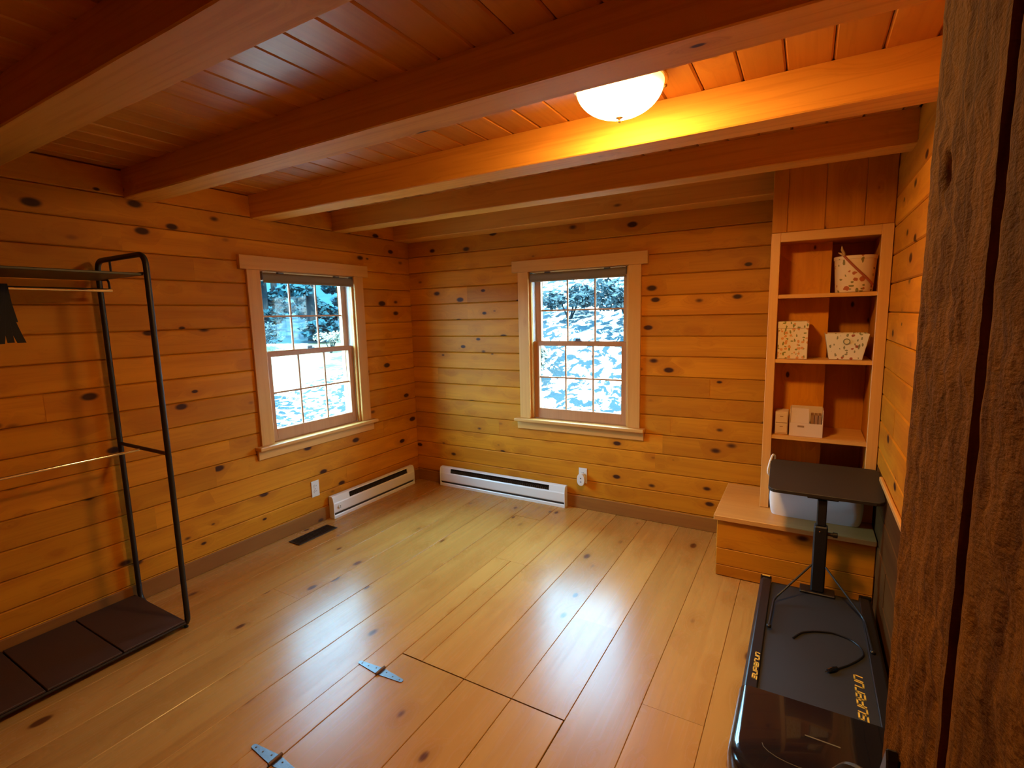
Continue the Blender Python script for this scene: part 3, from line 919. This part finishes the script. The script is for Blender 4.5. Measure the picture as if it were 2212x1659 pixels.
# motor hood with rounded front corners
hood = []
hp = [(AX0 - 0.006, -1.655), (AX0 - 0.008, -1.93)]
for k in range(1, 9):
    a = math.pi + k / 8 * math.pi / 2
    hp.append((AX0 + 0.122 + 0.13 * math.cos(a), -1.93 + 0.13 * math.sin(a)))
for k in range(0, 9):
    a = 1.5 * math.pi + k / 8 * math.pi / 2
    hp.append((AX1 - 0.122 + 0.13 * math.cos(a), -1.93 + 0.13 * math.sin(a)))
hp += [(AX1 + 0.006, -1.655)]
def ring(f, z):
    cxm, cym = 3.18, -1.85
    return [(cxm + (x - cxm) * f, (cym + (y - cym) * f) if y < cym else y, z) for x, y in hp]
lv = [(0.965, 0.012), (1.0, 0.03), (1.0, 0.105), (0.985, 0.128), (0.94, 0.143), (0.86, 0.149)]
vs = [q for f, z in lv for q in ring(f, z)]
m = len(hp)
fs = []
for j in range(len(lv) - 1):
    for i in range(m):
        fs.append((j * m + i, j * m + (i + 1) % m, (j + 1) * m + (i + 1) % m, (j + 1) * m + i))
fs += [tuple(range(m))[::-1], tuple((len(lv) - 1) * m + i for i in range(m))]
hd = MB(o3).add(vs, fs).build('motor_hood', M['gloss_black'], tm, smooth=True)
MB(o3).box(AX0 + 0.056, AX1 - 0.056, -1.668, -1.6555, 0.116, 0.132).build('hood_lip', BP, tm, bevel=0.002)
MB(o3).prism([(3.146, -1.806, 0.1492), (3.242, -1.809, 0.1492), (3.242, -1.814, 0.1492), (3.146, -1.811, 0.1492)], (0, 0, 0.0006)).build('indicator_line', M['dim_print'], hd)
MB(o3).tube([(3.13 + 0.10 * math.cos(math.pi + k * math.pi / 10), -1.905 + 0.045 * math.sin(math.pi + k * math.pi / 10), 0.1494) for k in range(11)], 0.0012, 5).build('display_arc', M['dim_print'], hd)
for x in (AX0 + 0.03, AX1 - 0.03):
    MB(o3).lathe([(0.0, -0.012), (0.014, -0.012), (0.014, 0.012), (0, 0.012)], (x, -0.80, 0.014), 14, 'x').build('foot', BP, tm, smooth=True)
    MB(o3).lathe([(0.0, -0.012), (0.014, -0.012), (0.014, 0.012), (0, 0.012)], (x + (0.02 if x < 3.2 else -0.02), -1.90, 0.014), 14, 'x').build('wheel', BP, tm, smooth=True)


def wordmark(x_base, x_cap, y0, y1, z, mat, parent, w=0.23):
    """'superun' in squared slanted strokes; reads along +Y, letter tops toward -X"""
    # letter shapes: strokes in a unit cell, (u along text, v up)
    L = {'s': [[(1, 1), (0.05, 1), (0.0, 0.9), (0.0, 0.55), (0.95, 0.47), (1, 0.35), (1, 0.1), (0.95, 0), (0, 0)]],
         'u': [[(0, 1), (0, 0.12), (0.1, 0), (0.9, 0), (1, 0.12), (1, 1)]],
         'p': [[(0, 0), (0, 0.92), (0.1, 1), (0.92, 1), (1, 0.92), (1, 0.48), (0.92, 0.38), (0.0, 0.38)]],
         'e': [[(0, 0.5), (1, 0.5), (1, 0.9), (0.9, 1), (0.1, 1), (0, 0.9), (0, 0.1), (0.1, 0), (1, 0)]],
         'r': [[(0, 0), (0, 0.88), (0.12, 1), (0.85, 1)]],
         'n': [[(0, 0), (0, 0.88), (0.12, 1), (0.88, 1), (1, 0.88), (1, 0)]]}
    txt = 'superun'
    wid = {'r': 0.75}
    gap = 0.34
    tot = sum(wid.get(c, 1.0) for c in txt) + gap * (len(txt) - 1)
    un = (y1 - y0) / (tot + 0.25)
    hgt = x_base - x_cap
    mb = MB(o3)
    u = 0.0
    sw = hgt * w / 2

    def P3(a, b):
        return Vector((a, b))
    for c in txt:
        for st in L[c]:
            pts = [Vector(((u + p[0] * wid.get(c, 1.0)) * un + p[1] * 0.25 * un, p[1] * hgt)) for p in st]
            for a, b in zip(pts, pts[1:]):
                d = (b - a).normalized()
                nn = Vector((-d.y, d.x)) * sw
                a2, b2 = a - d * sw * 0.6, b + d * sw * 0.6
                quad = [a2 + nn, b2 + nn, b2 - nn, a2 - nn]
                mb.prism([(x_base - q.y, y0 + q.x, z) for q in quad], (0, 0, 0.0006))
        u += wid.get(c, 1.0) + gap
    return mb.build('wordmark', mat, parent)


wordmark(3.333, 3.308, -1.603, -1.356, 0.1132, M['yellow'], tm)
wordmark(2.988, 2.974, -1.575, -1.405, 0.1244, M['yellow'], tm, 0.36)
MB(o3).box(2.950, 2.986, -0.7400, -0.7290, 0.1302, 0.1308).build('warning_sticker', M['yellow'], tm)

cb = thing('power_cable', (3.24, -1.25, 0.114), 'thin black cable with a plug lying across the treadmill belt', 'cable')
o3 = (3.24, -1.25, 0.114)
cp = [(3.101, -1.224), (3.13, -1.165), (3.18, -1.128), (3.25, -1.105), (3.315, -1.125), (3.345, -1.165), (3.350, -1.215), (3.325, -1.265), (3.287, -1.319), (3.25, -1.36)]
MB(o3).tube(arc_path([(x, y, 0.1172) for x, y in cp], 0.02, 3), 0.0035, 7).build('cord', M['black_plastic'], cb, smooth=True)
MB(o3).tube([(3.252, -1.357, 0.122), (3.240, -1.372, 0.122), (3.222, -1.392, 0.121)], [0.006, 0.009, 0.007], 8).build('plug', M['gloss_black'], cb, smooth=True)
MB(o3).tube([(3.222, -1.392, 0.121), (3.212, -1.403, 0.121)], 0.002, 6).build('prong', M['chrome'], cb)

# ------------------------------------------------------------------ desk stand on the treadmill
ds = thing('desk_stand', (3.195, -0.80, 0.114), 'dark tilted laptop desk on a single black column, standing over the treadmill', 'desk')
o3 = (3.195, -0.80, 0.114)
f0, f1 = Vector((0, -0.805, 0.622)), Vector((0, -0.455, 0.682))
q = []
def dk(x, t):
    p = f0.lerp(f1, t)
    return (x, p.y, p.z)
rc = 0.035
outl = []
for (xc, tc, a0) in ((2.960 + rc, 0.10, math.pi), (3.436 - rc, 0.10, 1.5 * math.pi), (3.440 - rc, 0.90, 0), (2.953 + rc, 0.90, 0.5 * math.pi)):
    for k in range(5):
        a = a0 + k / 4 * math.pi / 2
        outl.append(dk(xc + rc * math.cos(a), tc + 0.10 * math.sin(a)))
MB(o3).prism(outl, (0, 0.003, -0.018)).build('desk_top', M['desk'], ds, bevel=0.002)
MB(o3).box(3.13, 3.26, -0.775, -0.66, 0.590, 0.606).build('mount_plate', M['black_metal'], ds, bevel=0.003)
MB(o3).box(3.174, 3.214, -0.779, -0.745, 0.46, 0.5895).build('inner_column', M['black_metal'], ds, bevel=0.004)
MB(o3).box(3.165, 3.223, -0.788, -0.736, 0.1245, 0.4595).build('outer_column', M['black_metal'], ds, bevel=0.006)
MB(o3).lathe([(0.0, 0.0), (0.004, 0.0), (0.004, -0.003), (0, -0.004)], (3.190, -0.7885, 0.436), 10, 'y').build('height_screw', M['chrome'], ds)
MB(o3).lathe([(0, 0), (0.009, 0), (0.009, 0.02), (0.013, 0.021), (0.013, 0.04), (0, 0.042)], (3.2235, -0.762, 0.42), 14, 'x').build('height_knob', M['black_plastic'], ds, smooth=True)
MB(o3).box(3.12, 3.268, -0.80, -0.725, 0.1137, 0.1243).build('base_plate', M['black_metal'], ds, bevel=0.003)
for s in (-1, 1):
    xm = 3.194
    MB(o3).tube(arc_path([(xm + s * 0.029, -0.79, 0.262), (xm + s * 0.178, -0.955, 0.130), (xm + s * 0.186, -1.20, 0.129)], 0.03), 0.0045, 8).build('leg_rod', M['black_metal'], ds, smooth=True)
    MB(o3).lathe([(0, 0), (0.010, 0), (0.010, 0.008), (0.006, 0.012), (0, 0.012)], (xm + s * 0.186, -1.197, 0.1245), 10).build('rubber_foot', M['black_plastic'], ds, smooth=True)

# small black bracket on the post
bk = thing('post_bracket', (3.19, -2.83, 0.95), 'small pointed black metal bracket fixed low on the rough timber post', 'bracket')
o3 = (3.19, -2.83, 0.95)
MB(o3).prism([(3.192, -2.852, 0.995), (3.192, -2.862, 0.985), (3.192, -2.885, 0.86), (3.192, -2.80, 0.86), (3.192, -2.815, 0.93)], (0.012, 0, 0)).build('plate', M['black_metal'], bk, bevel=0.002)
MB(o3).tube(arc_path([(3.190, -2.83, 0.925), (3.165, -2.80, 0.915), (3.150, -2.785, 0.88)], 0.02), 0.006, 8).build('hook', M['black_metal'], bk, smooth=True)

# ------------------------------------------------------------------ clothes rack
RY, RY2 = -2.335, -3.42
rk = thing('clothes_rack', (0.28, -2.88, 0), 'black tubular clothes rack with chrome rods along the left wall', 'clothes rack')
o3 = (0.28, -2.88, 0)
BM = M['black_metal']
for y in (RY, RY2):
    MB(o3).tube(arc_path([(0.27, y, 0.014), (0.514, y, 0.014), (0.514, y, 1.812), (0.040, y, 1.812), (0.040, y, 0.014), (0.27, y, 0.014)], 0.06), 0.0125, 12).build('end_frame', BM, rk, smooth=True)
    MB(o3).tube([(0.040, y, 0.890), (0.514, y, 0.890)], 0.009, 10).build('crossbar', BM, rk, smooth=True)
    MB(o3).tube([(0.052, y, 1.728), (0.502, y, 1.728)], 0.006, 8).build('shelf_bar', BM, rk, smooth=True)
    s = 1 if y == RY else -1
    MB(o3).tube([(0.175, y, 1.800), (0.175, y, 1.728)], 0.005, 8).build('hanger_strut', BM, rk, smooth=True)
    MB(o3).tube(arc_path([(0.100, y - s * 0.012, 1.716), (0.168, y - s * 0.012, 1.714), (0.172, y - s * 0.012, 1.668)], 0.02), 0.005, 8).build('rod_hook', BM, rk, smooth=True)
MB(o3).box(0.055, 0.500, RY2 + 0.008, RY - 0.008, 1.716, 1.727).build('top_shelf', M['black_metal'], rk, bevel=0.002)
MB(o3).tube([(0.172, RY2 + 0.01, 1.664), (0.172, RY - 0.004, 1.664)], 0.009, 12).build('upper_rod', M['chrome'], rk, smooth=True)
MB(o3).tube([(0.262, RY2 + 0.01, 0.884), (0.262, RY - 0.010, 0.884)], 0.0065, 12).build('lower_rod', M['chrome'], rk, smooth=True)
for x in (0.028, 0.512):
    MB(o3).tube([(x, RY2 + 0.012, 0.036), (x, RY - 0.012, 0.036)], 0.008, 8).build('bottom_rail', BM, rk, smooth=True)
nb = 4
for k in range(nb):
    a = RY2 + 0.012 + k * (RY - RY2 - 0.024) / nb
    b = a + (RY - RY2 - 0.024) / nb
    MB(o3).box(0.020, 0.520, a + 0.003, b - 0.003, 0.0445, 0.054).build('bottom_board', M['mat'], rk, bevel=0.002)
for x in (0.06, 0.49):
    for y in (RY, RY2):
        MB(o3).lathe([(0.0, 0.0), (0.010, 0.0), (0.010, 0.006), (0, 0.006)], (x, y, 0.0005), 10).build('foot_pad', M['black_plastic'], rk)

# black straps hanging from the upper rod
bs = thing('strap_bundle', (0.172, -2.772, 1.66), 'bundle of black straps hanging from the upper chrome rod of the clothes rack', 'straps')
def strap(pts, w, th, name):
    mb = MB()
    n = len(pts)
    vs = []
    for (x, y, z) in pts:
        vs += [(x - th, y - w / 2, z), (x - th, y + w / 2, z), (x + th, y + w / 2, z), (x + th, y - w / 2, z)]
    fs = [(0, 1, 2, 3), tuple(4 * (n - 1) + k for k in (3, 2, 1, 0))]
    for i in range(n - 1):
        for k in range(4):
            fs.append((4 * i + k, 4 * i + (k + 1) % 4, 4 * i + 4 + (k + 1) % 4, 4 * i + 4 + k))
    return mb.add(vs, fs).build(name, M['cloth_black'], bs, bevel=0.0008)
MB().tube(arc_path([(-0.012, 0.03, -0.06), (-0.010, 0.03, 0.014), (0.010, 0.03, 0.014), (0.012, 0.03, -0.06)], 0.008), 0.0028, 6).build('loop', M['cloth_black'], bs, smooth=True)
for i, (dy, w, zl) in enumerate(((0.075, 0.032, -0.228), (0.040, 0.026, -0.226), (0.006, 0.030, -0.230), (-0.028, 0.026, -0.224), (-0.062, 0.030, -0.229))):
    pts = [(0.016 + 0.003 * i, 0.030 + (dy - 0.03) * t ** 1.6, 0.012 + (zl - 0.012) * t) for t in [k / 10 for k in range(11)]]
    strap(pts, w - 0.003, 0.0022, 'strap')
strap([(0.016, 0.030, 0.020), (0.0195, 0.034, -0.06), (0.0195, 0.045, -0.14)], 0.052, 0.004, 'strap_clip')

# ------------------------------------------------------------------ outside: ground, trees, shrubs
def gz(x, y):
    h = -0.45
    if y > 1.0:
        h += (y - 1.0) * 0.42 * min(1.0, (y - 1.0) / 4.0) * max(0.0, min(1.0, (x + 8.0) / 5.0))
    if x < -4:
        h += (-4 - x) * 0.088
    h += 0.12 * noise.noise(Vector((x * 0.35, y * 0.35, 1.0))) + 0.05 * noise.noise(Vector((x * 1.3, y * 1.3, 4.0)))
    return h


def terrain(name, x0, x1, y0, y1, nx, ny, mat):
    vs = [(x0 + (x1 - x0) * i / nx, y0 + (y1 - y0) * j / ny, gz(x0 + (x1 - x0) * i / nx, y0 + (y1 - y0) * j / ny)) for j in range(ny + 1) for i in range(nx + 1)]
    fs = [(j * (nx + 1) + i, j * (nx + 1) + i + 1, (j + 1) * (nx + 1) + i + 1, (j + 1) * (nx + 1) + i) for j in range(ny) for i in range(nx)]
    return tag(MB().add(vs, fs).build(name, mat, smooth=True), kind='structure')


terrain('ground_hillside', -7.0, 14.0, 0.2, 26.0, 110, 130, M['litter'])
terrain('ground_yard', -7.0, -0.2, -12.0, 0.2, 60, 90, M['litter'])
terrain('ground_lawn', -15.5, -7.0, -40.0, 26.0, 30, 120, M['lawn'])
terrain('ground_wood', -60.0, -15.5, -40.0, 40.0, 60, 100, M['leaf_dark'])


def leafy(name, mat, parent, blobs, count, size, seed, flat=0.6):
    rr = random.Random(seed)
    vs, fs = [], []
    tw = sum(b[3] ** 2 for b in blobs)
    for (cx_, cy_, cz_, r) in blobs:
        for _ in range(int(count * r * r / tw)):
            while True:
                p = Vector((rr.uniform(-1, 1), rr.uniform(-1, 1), rr.uniform(-1, 1)))
                if 0.25 < p.length < 1:
                    break
            c = Vector((cx_, cy_, cz_)) + Vector((p.x * r, p.y * r, p.z * r * flat))
            u = Vector((rr.uniform(-1, 1), rr.uniform(-1, 1), rr.uniform(-0.6, 0.6))).normalized()
            w = u.cross(Vector((rr.uniform(-1, 1), rr.uniform(-1, 1), rr.uniform(-1, 1)))).normalized()
            s = size * rr.uniform(0.6, 1.4)
            n0 = len(vs)
            vs += [c - u * s, c + w * s * 0.45, c + u * s, c - w * s * 0.45]
            fs.append((n0, n0 + 1, n0 + 2, n0 + 3))
    return tag(MB().add(vs, fs).build(name, mat, parent), kind='stuff')


def shrub(x, y, r, mat, label, group, seed, count=900):
    rr = random.Random(seed)
    z = gz(x, y)
    t = thing('shrub', (x, y, z), label, 'shrub', group)
    stems = MB()
    bl = []
    for k in range(6):
        a = rr.uniform(0, 6.28)
        e = Vector((math.cos(a) * r * 0.7, math.sin(a) * r * 0.7, r * rr.uniform(0.7, 1.3)))
        stems.tube([(0, 0, -0.05), tuple(e * 0.5 + Vector((0, 0, 0.1))), tuple(e)], [0.02, 0.014, 0.006], 5)
        bl.append((e.x, e.y, e.z, r * rr.uniform(0.4, 0.65)))
    stems.build('stem', M['bark'], t)
    leafy('foliage', mat, t, bl, count, 0.055 * max(1, r), seed + 1)
    return t


def out_at(dirn, d, lat):
    """a spot outdoors at distance d along a compass direction from the room, lat metres across it"""
    dx, dy = dirn
    return 3.09 + dx * d + dy * lat, -3.515 + dy * d - dx * lat


BANK, WOOD = (-0.392, 0.920), (-0.784, 0.620)
for k, (d, lat, r) in enumerate([(8.2, -1.1, 0.55), (8.8, 1.0, 0.60), (9.8, -0.1, 0.45), (11.0, -1.8, 0.8), (11.6, 1.5, 0.8), (12.8, 0.1, 0.7), (14.4, -1.6, 0.9), (15.0, 1.9, 1.0), (17.0, 0.2, 1.1), (18.5, -2.8, 1.2), (19.5, 2.9, 1.2), (22.5, 0.0, 1.5)]):
    x, y = out_at(BANK, d, lat)
    shrub(x, y, r, M['leaf_shaded'] if k % 3 else M['leaf_bright'], 'sunlit leafy shrub on the bank outside the back window', 'shrubs on the bank', 40 + k, 1300)
for k, (d, lat, r) in enumerate([(19.5, -4.2, 0.6), (20.5, -1.8, 0.7), (20.0, 0.6, 0.55), (20.8, 2.8, 0.75), (19.8, 5.0, 0.6)]):
    x, y = out_at(WOOD, d, lat)
    shrub(x, y, r, M['leaf_shaded'] if k % 2 else M['leaf_bright'], 'pale low shrub at the edge of the lawn outside the side window', 'shrubs at the lawn edge', 70 + k, 700)


def tree(x, y, h, r, mat, label, group, seed, count=2600, lean=0.0, crown0=0.15, size=0.16):
    rr = random.Random(seed)
    z = gz(x, y)
    t = thing('tree', (x, y, z), label, 'tree', group)
    MB().tube([(0, 0, -0.3), (lean * 0.3, 0, h * 0.35), (lean, 0, h * 0.97)], [0.22, 0.16, 0.04], 9).build('trunk', M['bark'], t, smooth=True)
    br = MB()
    bl = []
    for k in range(14):
        f = crown0 + (1 - crown0) * (k + 0.5) / 14
        a = k * 2.4 + rr.uniform(-0.4, 0.4)
        rad = r * (1.05 - 0.75 * f) * rr.uniform(0.75, 1.1)
        e = (lean * f + math.cos(a) * rad, math.sin(a) * rad, h * f - 0.1 * rad)
        br.tube([(lean * f, 0, h * f), e], [0.05, 0.012], 5)
        bl.append((e[0] * 0.7, e[1] * 0.7, e[2], max(0.4, rad * 0.55)))
    br.build('branch', M['bark'], t)
    leafy('foliage', mat, t, bl, count, size, seed + 3, 0.55)
    return t


fk = 0
for row, d in enumerate((24.5, 29.0, 33.5, 38.0)):
    for c in range(-2, 3):
        fk += 1
        x, y = out_at(WOOD, d, c * 4.4 + (2.2 if row % 2 else 0.0))
        tree(x, y, 12 + (fk % 3) * 1.5, 1.5, M['leaf_dark'], 'dark evergreen tree in the wood beyond the lawn', 'evergreens beyond the lawn', 100 + fk * 7, 3600, 0.0, 0.02, 0.17)
# wooded slope closing the view behind the evergreens
vs, fs = [], []
nl, nd = 40, 16
for j in range(nd + 1):
    for i in range(nl + 1):
        d, lat = 42.0 + 2.0 * j, -40 + 2.0 * i
        x, y = out_at(WOOD, d, lat)
        vs.append((x, y, 0.6 + (d - 42.0) * 0.75 + 0.8 * noise.noise(Vector((x * 0.3, y * 0.3, 8)))))
for j in range(nd):
    for i in range(nl):
        fs.append((j * (nl + 1) + i, j * (nl + 1) + i + 1, (j + 1) * (nl + 1) + i + 1, (j + 1) * (nl + 1) + i))
tag(MB().add(vs, fs).build('ground_wooded_slope', M['leaf_dark']), kind='structure')
tree(-3.6, 0.5, 5.2, 1.3, M['leaf_bright'], 'slim sunlit tree with a drooping branch near the side window', None, 401, 700, 0.3, 0.55, 0.08)
for k, (x, y) in enumerate([(5.2, 7.5), (0.6, 12.5), (-6.2, 6.4), (7.5, 2.6)]):
    tree(x, y, 8.5, 2.4, M['leaf_shaded'], 'tall leafy tree standing on the bank behind the cabin', 'trees on the bank', 300 + k * 11, 2200, 0.4, 0.35, 0.12)

# roof over the room so that the sun stays outside
tag(MB().box(-0.6, XR + 0.6, YF - 0.6, 0.6, ZC + 0.17, ZC + 0.30).build('ceiling_roof_slab', M['dark_gap']), kind='structure')
